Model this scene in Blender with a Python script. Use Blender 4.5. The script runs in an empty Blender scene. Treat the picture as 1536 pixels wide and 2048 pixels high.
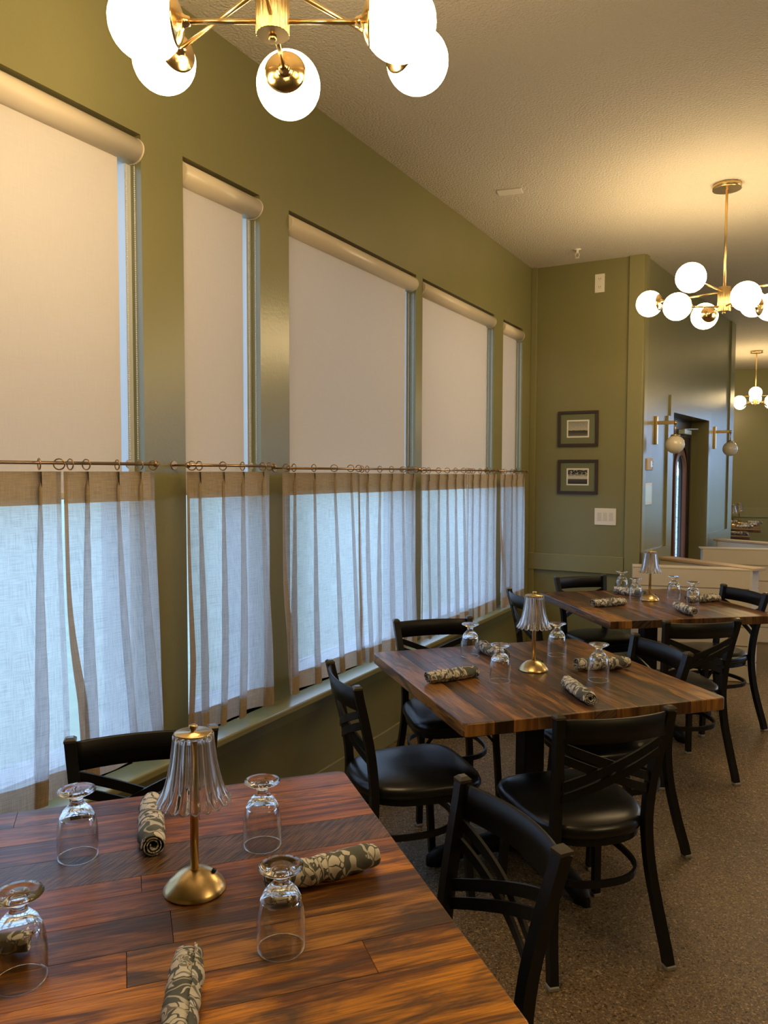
import bpy, bmesh, math, random
from math import pi, sin, cos, radians, atan2, hypot
from mathutils import Vector, Matrix

random.seed(7)
C = bpy.context.scene.collection

# ------------------------------------------------------------------ camera
FOCAL_PX, PITCH, ROLL, YAW, EYE = 1535.35, 0.0528227, 0.0028904, 0.5007939, 1.6
fw = Vector((-sin(YAW) * cos(PITCH), cos(YAW) * cos(PITCH), -sin(PITCH)))
rt = Vector((cos(YAW), sin(YAW), 0)); up = rt.cross(fw)
r2 = rt * cos(ROLL) + up * sin(ROLL); u2 = -rt * sin(ROLL) + up * cos(ROLL)
cam_data = bpy.data.cameras.new('camera'); cam = bpy.data.objects.new('camera', cam_data); C.objects.link(cam)
cam.matrix_world = Matrix(((r2.x, u2.x, -fw.x, 0), (r2.y, u2.y, -fw.y, 0), (r2.z, u2.z, -fw.z, EYE), (0, 0, 0, 1)))
cam_data.sensor_fit = 'VERTICAL'; cam_data.sensor_height = 36; cam_data.lens = FOCAL_PX * 36 / 2048
cam_data.clip_start = 0.02; cam_data.clip_end = 900
scn = bpy.context.scene; scn.camera = cam

# ------------------------------------------------------------------ colour, light
scn.view_settings.view_transform = 'Standard'; scn.view_settings.look = 'None'
scn.view_settings.gamma = 1; scn.view_settings.use_curve_mapping = False
scn.view_settings.exposure = 0.0
DAYLIGHT, DAY_STRENGTH = (0.42, 0.64, 1.0), 3.4
LAMP_COLOR, LAMP_STRENGTH = (1.0, 0.73, 0.37), 29.0
world = bpy.data.worlds.new('World'); scn.world = world; world.use_nodes = True
bgn = world.node_tree.nodes['Background']
bgn.inputs[0].default_value = (*DAYLIGHT, 1); bgn.inputs[1].default_value = DAY_STRENGTH
cy = scn.cycles
cy.use_denoising = True; cy.max_bounces = 10; cy.diffuse_bounces = 4; cy.glossy_bounces = 4
cy.transmission_bounces = 9; cy.transparent_max_bounces = 14
cy.caustics_reflective = False; cy.caustics_refractive = False; cy.blur_glossy = 0.6
cy.sample_clamp_indirect = 4; cy.use_adaptive_sampling = True; cy.adaptive_threshold = 0.03

# ------------------------------------------------------------------ materials
def new_mat(name):
    m = bpy.data.materials.new(name); m.use_nodes = True
    nt = m.node_tree; return m, nt, nt.nodes['Principled BSDF'], nt.nodes['Material Output']
def N(nt, t, **kw):
    n = nt.nodes.new(t)
    for k, v in kw.items():
        if k in n.inputs: n.inputs[k].default_value = v
        else: setattr(n, k, v)
    return n
def ramp(nt, src, stops):
    r = nt.nodes.new('ShaderNodeValToRGB'); e = r.color_ramp.elements
    while len(e) < len(stops): e.new(0.5)
    for el, (p, c) in zip(e, stops):
        el.position = p; el.color = (*c, 1) if len(c) == 3 else c
    nt.links.new(src, r.inputs[0]); return r
def mixc(nt, f, a, b, mode='MIX'):
    m = nt.nodes.new('ShaderNodeMix'); m.data_type = 'RGBA'; m.blend_type = mode
    for i, v in ((0, f), (6, a), (7, b)):
        if isinstance(v, (int, float)): m.inputs[i].default_value = v
        elif isinstance(v, tuple): m.inputs[i].default_value = (*v, 1)
        else: nt.links.new(v, m.inputs[i])
    return m.outputs[2]
def math_n(nt, op, a, b=None):
    m = nt.nodes.new('ShaderNodeMath'); m.operation = op
    for i, v in ((0, a), (1, b)):
        if v is None: continue
        if isinstance(v, (int, float)): m.inputs[i].default_value = v
        else: nt.links.new(v, m.inputs[i])
    return m.outputs[0]
def coords(nt, kind='Object', scale=(1, 1, 1)):
    t = nt.nodes.new('ShaderNodeTexCoord'); mp = nt.nodes.new('ShaderNodeMapping')
    mp.inputs['Scale'].default_value = scale; nt.links.new(t.outputs[kind], mp.inputs[0]); return mp.outputs[0]
def noise(nt, vec, scale, detail=4, rough=.55, dist=0):
    n = N(nt, 'ShaderNodeTexNoise', Scale=scale, Detail=detail, Roughness=rough, Distortion=dist)
    nt.links.new(vec, n.inputs['Vector']); return n.outputs[0]
def bump(nt, b, h, strength=.3, dist=.01):
    n = N(nt, 'ShaderNodeBump', Strength=strength, Distance=dist)
    nt.links.new(h, n.inputs['Height']); nt.links.new(n.outputs[0], b.inputs['Normal'])
def plain(name, col, rough=.5, metal=0, bumpy=None, var=0, spec=None, coat=0):
    m, nt, b, o = new_mat(name)
    b.inputs['Base Color'].default_value = (*col, 1); b.inputs['Roughness'].default_value = rough
    b.inputs['Metallic'].default_value = metal
    if spec is not None: b.inputs['Specular IOR Level'].default_value = spec
    if coat: b.inputs['Coat Weight'].default_value = coat; b.inputs['Coat Roughness'].default_value = .1
    v = coords(nt)
    if bumpy: bump(nt, b, noise(nt, v, bumpy[0], 3), bumpy[1], bumpy[2])
    if var:
        n = noise(nt, v, 3.0, 5)
        c = mixc(nt, n, tuple(x * (1 - var) for x in col), tuple(min(1, x * (1 + var)) for x in col))
        nt.links.new(c, b.inputs['Base Color'])
    return m
M = {}
M['paint'] = plain('olive wall paint', (.212, .197, .086), .27, bumpy=(70, .14, .004), var=.06)
M['paint_low'] = plain('olive paint below the sill', (.212, .197, .086), .4, bumpy=(70, .08, .004), var=.06)
M['paint_trim'] = plain('olive trim paint', (.235, .218, .100), .26, bumpy=(40, .05, .003))
M['ceiling'] = plain('cream textured ceiling', (.64, .58, .49), .85, bumpy=(85, .8, .016))
M['white_trim'] = plain('off-white paint', (.62, .60, .55), .4)
M['window_frame'] = plain('white window frame', (.55, .58, .60), .35)
M['valance'] = plain('beige vinyl blind cassette', (.70, .60, .47), .35)
M['bead'] = plain('ivory beads', (.75, .70, .6), .3)
M['black_metal'] = plain('black powder coat', (.006, .006, .0065), .40, bumpy=(900, .05, .001), spec=.35)
M['cap'] = plain('post cap with highlight tone', (.06, .055, .045), .22)  # highlight on the chamfered post tops put into a lighter colour
M['vinyl'] = plain('black vinyl', (.007, .007, .0075), .30, bumpy=(260, .06, .001), spec=.5)
M['iron'] = plain('black cast iron', (.007, .007, .007), .5, spec=.3)
M['glide'] = plain('grey nylon glide', (.32, .30, .27), .5)
M['shiplap'] = plain('cream shiplap boards', (.62, .55, .44), .5, bumpy=(30, .05, .003), var=.04)
M['frame_wood'] = plain('dark frame wood', (.035, .02, .015), .35)
M['matboard'] = plain('green mat board', (.15, .16, .085), .8)
M['paper'] = plain('cream paper', (.75, .70, .58), .7)
M['plate'] = plain('white plastic plate', (.78, .74, .66), .35)
M['slot'] = plain('dark slot', (.03, .03, .03), .6)
M['thermo'] = plain('beige thermostat', (.55, .42, .27), .5)
M['screen'] = plain('grey display', (.62, .72, .7), .2)
M['door_wood'] = plain('dark brown door wood', (.030, .018, .014), .35)
M['mould'] = plain('red brown moulding', (.20, .085, .055), .3)
M['rod'] = plain('antique brass rod', (.42, .27, .14), .32, 1)
M['opal_off'] = plain('unlit opal glass', (.72, .66, .55), .18, coat=.5)
M['ground'] = plain('outdoor ground', (.36, .40, .30), .9, var=.25)
M['white_lit'] = plain('painted outdoor wall', (.6, .6, .58), .8)

def brass(name, col, rough, aniso=0.0):
    m, nt, b, o = new_mat(name)
    b.inputs['Base Color'].default_value = (*col, 1); b.inputs['Metallic'].default_value = 1
    b.inputs['Roughness'].default_value = rough
    v = coords(nt, 'Object', (4, 4, 900)); bump(nt, b, noise(nt, v, 1, 2), .04, .001); return m
M['brass'] = brass('brushed brass', (.66, .48, .23), .28)
M['brass_pol'] = brass('polished brass', (.80, .58, .28), .16)

def emis(name, col, s):
    m, nt, b, o = new_mat(name)
    b.inputs['Base Color'].default_value = (.8, .8, .8, 1); b.inputs['Roughness'].default_value = .2
    b.inputs['Emission Color'].default_value = (*col, 1); b.inputs['Emission Strength'].default_value = s; return m
M['globe'] = emis('lit opal globe', LAMP_COLOR, LAMP_STRENGTH)

def glassm(name, col=(1, 1, 1), ior=1.45, rough=0.0):
    m, nt, b, o = new_mat(name)
    b.inputs['Base Color'].default_value = (*col, 1); b.inputs['Transmission Weight'].default_value = 1
    b.inputs['IOR'].default_value = ior; b.inputs['Roughness'].default_value = rough; return m
M['glass'] = glassm('clear drinking glass', (.97, .98, .98))
def shade_mat():
    m, nt, b, o = new_mat('fluted clear shade'); nt.nodes.remove(b)
    g = N(nt, 'ShaderNodeBsdfGlass', IOR=1.45, Roughness=.02); g.inputs[0].default_value = (1, .98, .98, 1)
    t = N(nt, 'ShaderNodeBsdfTranslucent'); t.inputs[0].default_value = (.9, .9, .9, 1)
    d = N(nt, 'ShaderNodeBsdfDiffuse'); d.inputs[0].default_value = (.9, .9, .9, 1)
    a = nt.nodes.new('ShaderNodeMixShader'); a.inputs[0].default_value = .4; nt.links.new(t.outputs[0], a.inputs[1]); nt.links.new(d.outputs[0], a.inputs[2])
    mx = nt.nodes.new('ShaderNodeMixShader'); mx.inputs[0].default_value = .13
    nt.links.new(g.outputs[0], mx.inputs[1]); nt.links.new(a.outputs[0], mx.inputs[2]); nt.links.new(mx.outputs[0], o.inputs[0]); return m
M['shade_glass'] = shade_mat()

def pane_mat(name='window pane', pw=5.0, base=.04):
    m, nt, b, o = new_mat(name)
    nt.nodes.remove(b)
    t = N(nt, 'ShaderNodeBsdfTransparent'); g = N(nt, 'ShaderNodeBsdfGlossy', Roughness=.02)
    lw = N(nt, 'ShaderNodeLayerWeight', Blend=.5); mx = nt.nodes.new('ShaderNodeMixShader')
    f = math_n(nt, 'ADD', math_n(nt, 'MULTIPLY', math_n(nt, 'POWER', lw.outputs['Facing'], pw), .9), base)
    nt.links.new(f, mx.inputs[0]); nt.links.new(t.outputs[0], mx.inputs[1]); nt.links.new(g.outputs[0], mx.inputs[2])
    nt.links.new(mx.outputs[0], o.inputs[0]); return m
M['pane'] = pane_mat()
M['thin_glass'] = pane_mat('thin goblet wall', 2.2, .035)

def fabric(name, col, trans_col, see, transl, weave=1):
    """see = share of open weave, transl = share of the thread's light that passes through"""
    m, nt, b, o = new_mat(name); nt.nodes.remove(b)
    uv = coords(nt, 'UV')
    def st(sx, sy, s, d=3):
        mp = nt.nodes.new('ShaderNodeMapping'); mp.inputs['Scale'].default_value = (sx, sy, 1)
        nt.links.new(uv, mp.inputs[0]); return noise(nt, mp.outputs[0], s, d, .6)
    warp = st(420, 14, 1); weft = st(14, 420, 1)
    tex = math_n(nt, 'MULTIPLY', warp, weft)
    r = ramp(nt, tex, [(.13, (1 - .45 * weave,) * 3), (.36, (1, 1, 1))])
    d = N(nt, 'ShaderNodeBsdfDiffuse'); t = N(nt, 'ShaderNodeBsdfTranslucent'); tr = N(nt, 'ShaderNodeBsdfTransparent')
    nt.links.new(mixc(nt, 1.0, r.outputs[0], col, 'MULTIPLY'), d.inputs[0])
    nt.links.new(mixc(nt, 1.0, r.outputs[0], trans_col, 'MULTIPLY'), t.inputs[0])
    m1 = nt.nodes.new('ShaderNodeMixShader'); m1.inputs[0].default_value = transl
    nt.links.new(d.outputs[0], m1.inputs[1]); nt.links.new(t.outputs[0], m1.inputs[2])
    m2 = nt.nodes.new('ShaderNodeMixShader')
    fac = math_n(nt, 'MULTIPLY', ramp(nt, tex, [(.1, (.5, .5, .5)), (.4, (1.2, 1.2, 1.2))]).outputs[0], see)
    nt.links.new(fac, m2.inputs[0]); nt.links.new(m1.outputs[0], m2.inputs[1]); nt.links.new(tr.outputs[0], m2.inputs[2])
    nt.links.new(m2.outputs[0], o.inputs[0]); return m
M['sheer'] = fabric('sheer linen', (.72, .66, .60), (.95, .93, .93), .38, .74, 1.1)
M['sheer_band'] = fabric('doubled linen', (.56, .43, .28), (.46, .38, .29), .03, .34, .7)
M['blind'] = fabric('beige blind cloth', (.68, .61, .53), (.50, .44, .40), .0, .14, .12)

def floor_mat():
    m, nt, b, o = new_mat('speckled tan floor')
    v = coords(nt)
    vo = N(nt, 'ShaderNodeTexVoronoi', Scale=230.0); nt.links.new(v, vo.inputs['Vector'])
    vo2 = N(nt, 'ShaderNodeTexVoronoi', Scale=120.0); nt.links.new(v, vo2.inputs['Vector'])
    sep = nt.nodes.new('ShaderNodeSeparateColor'); nt.links.new(vo.outputs['Color'], sep.inputs[0])
    sep2 = nt.nodes.new('ShaderNodeSeparateColor'); nt.links.new(vo2.outputs['Color'], sep2.inputs[0])
    r1 = ramp(nt, sep.outputs[0], [(0, (.07, .047, .024)), (.10, (.13, .092, .05)), (.3, (.175, .127, .073)), (.7, (.20, .147, .086)), (.9, (.25, .19, .115)), (1, (.42, .34, .23))])
    r2_ = ramp(nt, sep2.outputs[1], [(0, (.5, .45, .4)), (.10, (.9, .9, .9)), (.88, (1, 1, 1)), (1, (1.6, 1.5, 1.3))])
    c = mixc(nt, 1.0, r1.outputs[0], r2_.outputs[0], 'MULTIPLY')
    big = ramp(nt, noise(nt, v, 1.2, 4), [(.3, (.84, .77, .67)), (.7, (1.08, 1.0, .88))])
    nt.links.new(mixc(nt, 1.0, c, big.outputs[0], 'MULTIPLY'), b.inputs['Base Color'])
    b.inputs['Roughness'].default_value = .24; b.inputs['Specular IOR Level'].default_value = .5
    bump(nt, b, noise(nt, v, 130, 3), .7, .006); return m
M['floor'] = floor_mat()

def wood(name, sat, red=1.0, val=1.0):
    """reclaimed planks: UV = metres along / across, attribute plank = (random, kind, tone)"""
    m, nt, b, o = new_mat(name)
    uv = coords(nt, 'UV')
    a = nt.nodes.new('ShaderNodeAttribute'); a.attribute_name = 'plank'
    sp = nt.nodes.new('ShaderNodeSeparateColor'); nt.links.new(a.outputs['Color'], sp.inputs[0])
    def st(sx, sy, s=1, d=5, dist=0):
        mp = nt.nodes.new('ShaderNodeMapping'); mp.inputs['Scale'].default_value = (sx, sy, 1)
        nt.links.new(uv, mp.inputs[0]); return noise(nt, mp.outputs[0], s, d, .62, dist)
    broad = st(1.7, 19, 1, 6, .8)
    blot = st(3.6, 12, 1, 4, 1.3)
    grain = st(9, 190, 1, 4, .3)
    base = ramp(nt, sp.outputs[2], [(0, (.19 * red, .082, .034)), (.35, (.42 * red, .155, .050)), (.65, (.68 * red, .290, .065)), (1, (.26 * red, .130, .052))])
    dark = mixc(nt, 1.0, base.outputs[0], (.22, .17, .17), 'MULTIPLY')
    f = ramp(nt, broad, [(.42, (0, 0, 0)), (.57, (1, 1, 1))])
    c1 = mixc(nt, f.outputs[0], dark, base.outputs[0])
    f2 = ramp(nt, blot, [(.50, (0, 0, 0)), (.63, (.78, .78, .78))])
    c2 = mixc(nt, f2.outputs[0], c1, (.045, .028, .020))
    g = ramp(nt, grain, [(.3, (.42, .37, .35)), (.60, (1.18, 1.15, 1.1))])
    c3 = mixc(nt, 1.0, c2, g.outputs[0], 'MULTIPLY')
    # saw marks on the dark planks
    mr = nt.nodes.new('ShaderNodeMapping'); mr.inputs['Rotation'].default_value = (0, 0, .75); nt.links.new(uv, mr.inputs[0])
    mp = nt.nodes.new('ShaderNodeMapping'); mp.inputs['Scale'].default_value = (330, 14, 1); nt.links.new(mr.outputs[0], mp.inputs[0])
    w = N(nt, 'ShaderNodeTexNoise', Scale=1.0, Detail=2.0); nt.links.new(mp.outputs[0], w.inputs['Vector'])
    sawc = ramp(nt, w.outputs[0], [(.40, (.030, .020, .015)), (.58, (.17, .10, .06))])
    saw2 = mixc(nt, 1.0, sawc.outputs[0], ramp(nt, st(3, 24, 1, 4, .5), [(.3, (.5, .5, .5)), (.7, (1.5, 1.3, 1.1))]).outputs[0], 'MULTIPLY')
    k = ramp(nt, sp.outputs[1], [(.49, (0, 0, 0)), (.51, (1, 1, 1))])
    c4 = mixc(nt, k.outputs[0], c3, saw2)
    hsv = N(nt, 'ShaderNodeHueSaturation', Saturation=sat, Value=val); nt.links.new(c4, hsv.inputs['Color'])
    nt.links.new(hsv.outputs[0], b.inputs['Base Color'])
    b.inputs['Roughness'].default_value = .36
    b.inputs['Coat Weight'].default_value = .15; b.inputs['Coat Roughness'].default_value = .18
    bump(nt, b, math_n(nt, 'ADD', grain, math_n(nt, 'MULTIPLY', math_n(nt, 'MULTIPLY', w.outputs[0], k.outputs[0]), .6)), .22, .002)
    return m
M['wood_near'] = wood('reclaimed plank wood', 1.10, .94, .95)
M['wood_far'] = wood('reclaimed plank wood toned for dimmer light', 1.0, .92, .60)  # same planks as the near table, weaker light put into the tone
M['pine'] = plain('pale wood cap', (.50, .34, .19), .45, var=.12)

def napkin_mat():
    m, nt, b, o = new_mat('floral napkin cloth')
    uv = coords(nt, 'UV')
    nz = N(nt, 'ShaderNodeTexNoise', Scale=22.0, Detail=2.0); nt.links.new(uv, nz.inputs['Vector'])
    mix = nt.nodes.new('ShaderNodeMix'); mix.data_type = 'RGBA'; mix.blend_type = 'LINEAR_LIGHT'; mix.inputs[0].default_value = .035
    nt.links.new(uv, mix.inputs[6]); nt.links.new(nz.outputs['Color'], mix.inputs[7])
    vo = N(nt, 'ShaderNodeTexVoronoi', Scale=50.0); nt.links.new(mix.outputs[2], vo.inputs['Vector'])
    ve = N(nt, 'ShaderNodeTexVoronoi', Scale=50.0, feature='DISTANCE_TO_EDGE'); nt.links.new(mix.outputs[2], ve.inputs['Vector'])
    sp = nt.nodes.new('ShaderNodeSeparateColor'); nt.links.new(vo.outputs['Color'], sp.inputs[0])
    pet = ramp(nt, math_n(nt, 'MULTIPLY', ramp(nt, sp.outputs[0], [(.36, (0, 0, 0)), (.38, (1, 1, 1))]).outputs[0], ramp(nt, ve.outputs[0], [(.05, (0, 0, 0)), (.07, (1, 1, 1))]).outputs[0]), [(.4, (0, 0, 0)), (.6, (1, 1, 1))])
    w = N(nt, 'ShaderNodeTexWave', Scale=11.0, Distortion=22.0, Detail=2.0); nt.links.new(uv, w.inputs['Vector'])
    vein = ramp(nt, w.outputs[0], [(.0, (1, 1, 1)), (.05, (1, 1, 1)), (.09, (0, 0, 0))])
    base = mixc(nt, vein.outputs[0], (.10, .108, .10), (.50, .47, .42))
    petal = mixc(nt, math_n(nt, 'MULTIPLY', vein.outputs[0], .8), (.62, .58, .52), (.13, .115, .10))
    c = mixc(nt, pet.outputs[0], base, petal)
    nt.links.new(c, b.inputs['Base Color']); b.inputs['Roughness'].default_value = .85
    bump(nt, b, noise(nt, uv, 60, 3), .3, .004); return m
M['napkin'] = napkin_mat()

def photo_mat(name, tree):
    m, nt, b, o = new_mat(name)
    t = nt.nodes.new('ShaderNodeTexCoord'); sp = nt.nodes.new('ShaderNodeSeparateXYZ'); nt.links.new(t.outputs['UV'], sp.inputs[0])
    n = noise(nt, t.outputs['UV'], 9, 6, .7); n2 = noise(nt, t.outputs['UV'], 26, 4, .7)
    y = math_n(nt, 'ADD', sp.outputs[1], math_n(nt, 'MULTIPLY', n, .12))
    if not tree:
        c = ramp(nt, y, [(0, (.30, .25, .18)), (.16, (.10, .09, .07)), (.40, (.03, .03, .025)), (.44, (.12, .11, .09)), (.47, (.45, .42, .32)), (1, (.28, .27, .22))]).outputs[0]
        c = mixc(nt, 1.0, c, ramp(nt, n2, [(.4, (.6, .6, .6)), (.6, (1.3, 1.3, 1.3))]).outputs[0], 'MULTIPLY')
    else:
        g = ramp(nt, sp.outputs[1], [(0, (.02, .02, .02)), (.33, (.07, .065, .05)), (.36, (.55, .5, .4)), (1, (.5, .47, .38))]).outputs[0]
        top = math_n(nt, 'MULTIPLY', ramp(nt, sp.outputs[1], [(.5, (0, 0, 0)), (.72, (1, 1, 1))]).outputs[0], ramp(nt, n, [(.42, (0, 0, 0)), (.47, (1, 1, 1))]).outputs[0])
        c = mixc(nt, top, g, (.02, .02, .02))
    nt.links.new(c, b.inputs['Base Color']); b.inputs['Roughness'].default_value = .25; return m
M['photo_a'] = photo_mat('old grey shoreline photograph', False)
M['photo_b'] = photo_mat('old tree photograph', True)

def leaded_mat():
    m, nt, b, o = new_mat('leaded door glass'); nt.nodes.remove(b)
    v = coords(nt)
    ve = N(nt, 'ShaderNodeTexVoronoi', Scale=12.0, feature='DISTANCE_TO_EDGE'); nt.links.new(v, ve.inputs['Vector'])
    f = ramp(nt, ve.outputs[0], [(.010, (1, 1, 1)), (.02, (0, 0, 0))])
    t = N(nt, 'ShaderNodeBsdfTransparent'); t.inputs[0].default_value = (1, 1, 1, 1); d = N(nt, 'ShaderNodeBsdfDiffuse'); d.inputs[0].default_value = (.25, .25, .24, 1)
    mx = nt.nodes.new('ShaderNodeMixShader'); nt.links.new(f.outputs[0], mx.inputs[0]); nt.links.new(t.outputs[0], mx.inputs[1]); nt.links.new(d.outputs[0], mx.inputs[2])
    nt.links.new(mx.outputs[0], o.inputs[0]); return m
M['leaded'] = leaded_mat()

# ------------------------------------------------------------------ mesh helpers
class MB:
    def __init__(s): s.bm = bmesh.new(); s.uv = s.bm.loops.layers.uv.new('UVMap'); s.mi = 0
    def face(s, vs, smooth=False):
        try: f = s.bm.faces.new(vs)
        except ValueError: return None
        f.smooth = smooth; f.material_index = s.mi; return f
    def box(s, a, b, mat=None, bevel=0):
        x0, y0, z0 = a; x1, y1, z1 = b
        vs = [s.bm.verts.new(p) for p in ((x0, y0, z0), (x1, y0, z0), (x1, y1, z0), (x0, y1, z0), (x0, y0, z1), (x1, y0, z1), (x1, y1, z1), (x0, y1, z1))]
        fs = [s.face([vs[i] for i in q]) for q in ((3, 2, 1, 0), (4, 5, 6, 7), (0, 1, 5, 4), (1, 2, 6, 5), (2, 3, 7, 6), (3, 0, 4, 7))]
        if bevel:
            es = list({e for f in fs for e in f.edges})
            r = bmesh.ops.bevel(s.bm, geom=es, offset=bevel, segments=2, affect='EDGES', profile=.5)
            vs = list({v for v in vs if v.is_valid} | {v for f in r['faces'] for v in f.verts})
        if mat is not None: bmesh.ops.transform(s.bm, matrix=mat, verts=vs)
        return s
    def loft(s, rings, closed=True, cap0=True, cap1=True, smooth=True, uvs=None):
        R = [[s.bm.verts.new(p) for p in r] for r in rings]
        n = len(R[0])
        for i in range(len(R) - 1):
            for j in range(n if closed else n - 1):
                k = (j + 1) % n
                f = s.face([R[i][j], R[i][k], R[i + 1][k], R[i + 1][j]], smooth)
                if f and uvs:
                    jj = j + 1
                    for l, q in zip(f.loops, (uvs(i, j), uvs(i, jj), uvs(i + 1, jj), uvs(i + 1, j))): l[s.uv].uv = q
        if closed and cap0: s.face(list(reversed(R[0])))
        if closed and cap1: s.face(R[-1])
        return R
    def lathe(s, prof, seg=32, off=(0, 0, 0), axis=None, closed_prof=False, mod=None):
        """prof = (radius, height) pairs; axis = rotation matrix"""
        rings = []
        for r, z in prof:
            ring = []
            for j in range(seg):
                a = 2 * pi * j / seg
                rr, zz_ = (r, z) if mod is None else mod(r, z, a)
                p = Vector((rr * cos(a), rr * sin(a), zz_))
                if axis is not None: p = axis @ p
                ring.append(p + Vector(off))
            rings.append(ring)
        if closed_prof: rings.append(None)
        if closed_prof:
            R = [[s.bm.verts.new(p) for p in r] for r in rings[:-1]]; R.append(R[0])
            for i in range(len(R) - 1):
                for j in range(seg):
                    k = (j + 1) % seg; s.face([R[i][j], R[i][k], R[i + 1][k], R[i + 1][j]], True)
        else: s.loft(rings, cap0=prof[0][0] > 1e-5, cap1=prof[-1][0] > 1e-5)
        return s
    def sweep(s, path, prof, ref=(0, 0, 1), caps=True, smooth=False, closed=False):
        """prof = list of (a,b): a along side vector (t x ref), b along the ref-ish normal"""
        P = [Vector(p) for p in path]; ref = Vector(ref); rings = []
        n = len(P)
        for i in range(n):
            if closed: t = P[(i + 1) % n] - P[i - 1]
            else: t = P[min(i + 1, n - 1)] - P[max(i - 1, 0)]
            t.normalize(); side = t.cross(ref)
            if side.length < 1e-5: side = t.orthogonal()
            side.normalize(); nn = side.cross(t).normalized()
            rings.append([P[i] + side * a + nn * b for a, b in prof])
        if closed: 
            R = [[s.bm.verts.new(p) for p in r] for r in rings]; R.append(R[0]); m = len(prof)
            for i in range(n):
                for j in range(m): s.face([R[i][j], R[i][(j + 1) % m], R[i + 1][(j + 1) % m], R[i + 1][j]], smooth)
        else: s.loft(rings, cap0=caps, cap1=caps, smooth=smooth)
        return s
    def tube(s, path, r, seg=10, closed=False):
        return s.sweep(path, [(r * cos(2 * pi * k / seg), r * sin(2 * pi * k / seg)) for k in range(seg)], ref=(.13, .21, .97), smooth=True, closed=closed)
    def sphere(s, c, r, seg=24, rings=14):
        return s.lathe([(max(r * sin(pi * k / rings), 1e-6 if 0 < k < rings else 0), -r * cos(pi * k / rings)) for k in range(rings + 1)], seg, c)
    def build(s, name, mats, parent=None, loc=None, recalc=True):
        bmesh.ops.remove_doubles(s.bm, verts=s.bm.verts, dist=1e-6)
        if recalc: bmesh.ops.recalc_face_normals(s.bm, faces=s.bm.faces)
        me = bpy.data.meshes.new(name); s.bm.to_mesh(me); s.bm.free()
        for m in (mats if isinstance(mats, (list, tuple)) else [mats]): me.materials.append(M[m])
        o = bpy.data.objects.new(name, me); C.objects.link(o)
        if parent: o.parent = parent
        if loc: o.location = loc
        return o
def rect(w, h): return [(-w / 2, -h / 2), (w / 2, -h / 2), (w / 2, h / 2), (-w / 2, h / 2)]
def tag(o, label, cat, group=None, kind=None):
    o['label'] = label; o['category'] = cat
    if group: o['group'] = group
    if kind: o['kind'] = kind
    return o
def thing(name, label, cat, loc=(0, 0, 0), rz=0, group=None):
    o = bpy.data.objects.new(name, None); C.objects.link(o); o.empty_display_size = .1
    o.location = loc; o.rotation_euler = (0, 0, rz); return tag(o, label, cat, group)
def struct(o): o['kind'] = 'structure'; return o
def copy_tree(o, parent=None):
    c = o.copy(); C.objects.link(c); c.parent = parent
    for ch in [x for x in C.objects if x.parent == o]: copy_tree(ch, c)
    return c
def place(proto, used, loc, rz, label, group=None):
    o = copy_tree(proto) if used else proto
    o.location = loc; o.rotation_euler = (0, 0, rz); o['label'] = label
    if group: o['group'] = group
    return o

# ------------------------------------------------------------------ setting
CEIL = 3.34
LX = -2.10                                   # face of the window wall
FARY = 6.48
WIN = [(.72, 2.03), (2.24, 2.71), (2.923, 4.234), (4.325, 5.572), (5.771, 6.244)]
WZ0, WZ1 = .545, 2.79
b = MB(); b.box((-2.32, -3.2, -.12), (5.2, 16.4, 0)); struct(b.build('floor', 'floor'))
b = MB(); b.box((-2.32, -3.2, CEIL), (5.2, 16.4, CEIL + .1)); struct(b.build('ceiling', 'ceiling'))
b = MB()
b.box((-2.32, -3.2, 0), (LX, FARY, WZ0)); b.box((-2.32, -3.2, WZ1), (LX, FARY, CEIL))
ys = [-3.2] + [v for w in WIN for v in w] + [FARY]
for i in range(0, len(ys), 2): b.box((-2.32, ys[i], WZ0), (LX, ys[i + 1], WZ1))
struct(b.build('wall_left', 'paint'))
b = MB(); b.box((-2.32, FARY, 0), (-1.17, FARY + .12, CEIL)); struct(b.build('wall_far', 'paint'))
# door wall, turned a little from the window wall
AZ = radians(83.5); DW = Vector((cos(AZ), sin(AZ), 0)); NW = Vector((sin(AZ), -cos(AZ), 0)); P0 = Vector((-1.17, 6.48, 0))
MW = Matrix.Translation(P0) @ Matrix(((DW.x, -NW.x, 0, 0), (DW.y, -NW.y, 0, 0), (0, 0, 1, 0), (0, 0, 0, 1)))   # x along the wall, y into the wall
D0, D1, DH, WEND = .90, 2.28, 2.14, 3.5
b = MB()
b.box((-.0, 0, 0), (D0, .16, CEIL), MW); b.box((D1, 0, 0), (WEND, .16, CEIL), MW); b.box((D0, 0, DH), (D1, .16, CEIL), MW)
struct(b.build('wall_entry', 'paint'))
b = MB(); az = radians(13); m = Matrix.Translation((-.95, 14.41, 0)) @ Matrix.Rotation(az, 4, 'Z')
b.box((-.6, 0, 0), (1.9, .12, CEIL), m); b.box((4.9, 0, 0), (6.6, .12, CEIL), m); b.box((1.9, 0, 0), (4.9, .12, .5), m); b.box((1.9, 0, 2.7), (4.9, .12, CEIL), m); struct(b.build('wall_back', 'paint'))
b = MB(); b.box((-2.32, -3.32, 0), (5.2, -3.2, CEIL)); struct(b.build('wall_rear', 'paint'))
b = MB(); RW = 4.6
b.box((RW, -3.2, 0), (RW + .15, 16.4, .7)); b.box((RW, -3.2, 2.7), (RW + .15, 16.4, CEIL))
yy = [-3.2, 6.6, 8.4, 8.8, 10.6, 11.0, 12.8, 16.4]
yr = [-3.2, 6.6, 8.4, 8.8, 10.6, 11.0, 12.8, 13.2]
for a_, c_ in ((-3.2, 6.6), (8.4, 8.8), (10.6, 11.0), (12.8, 16.4)): b.box((RW, a_, .7), (RW + .15, c_, 2.7))
struct(b.build('wall_right', 'paint'))
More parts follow.
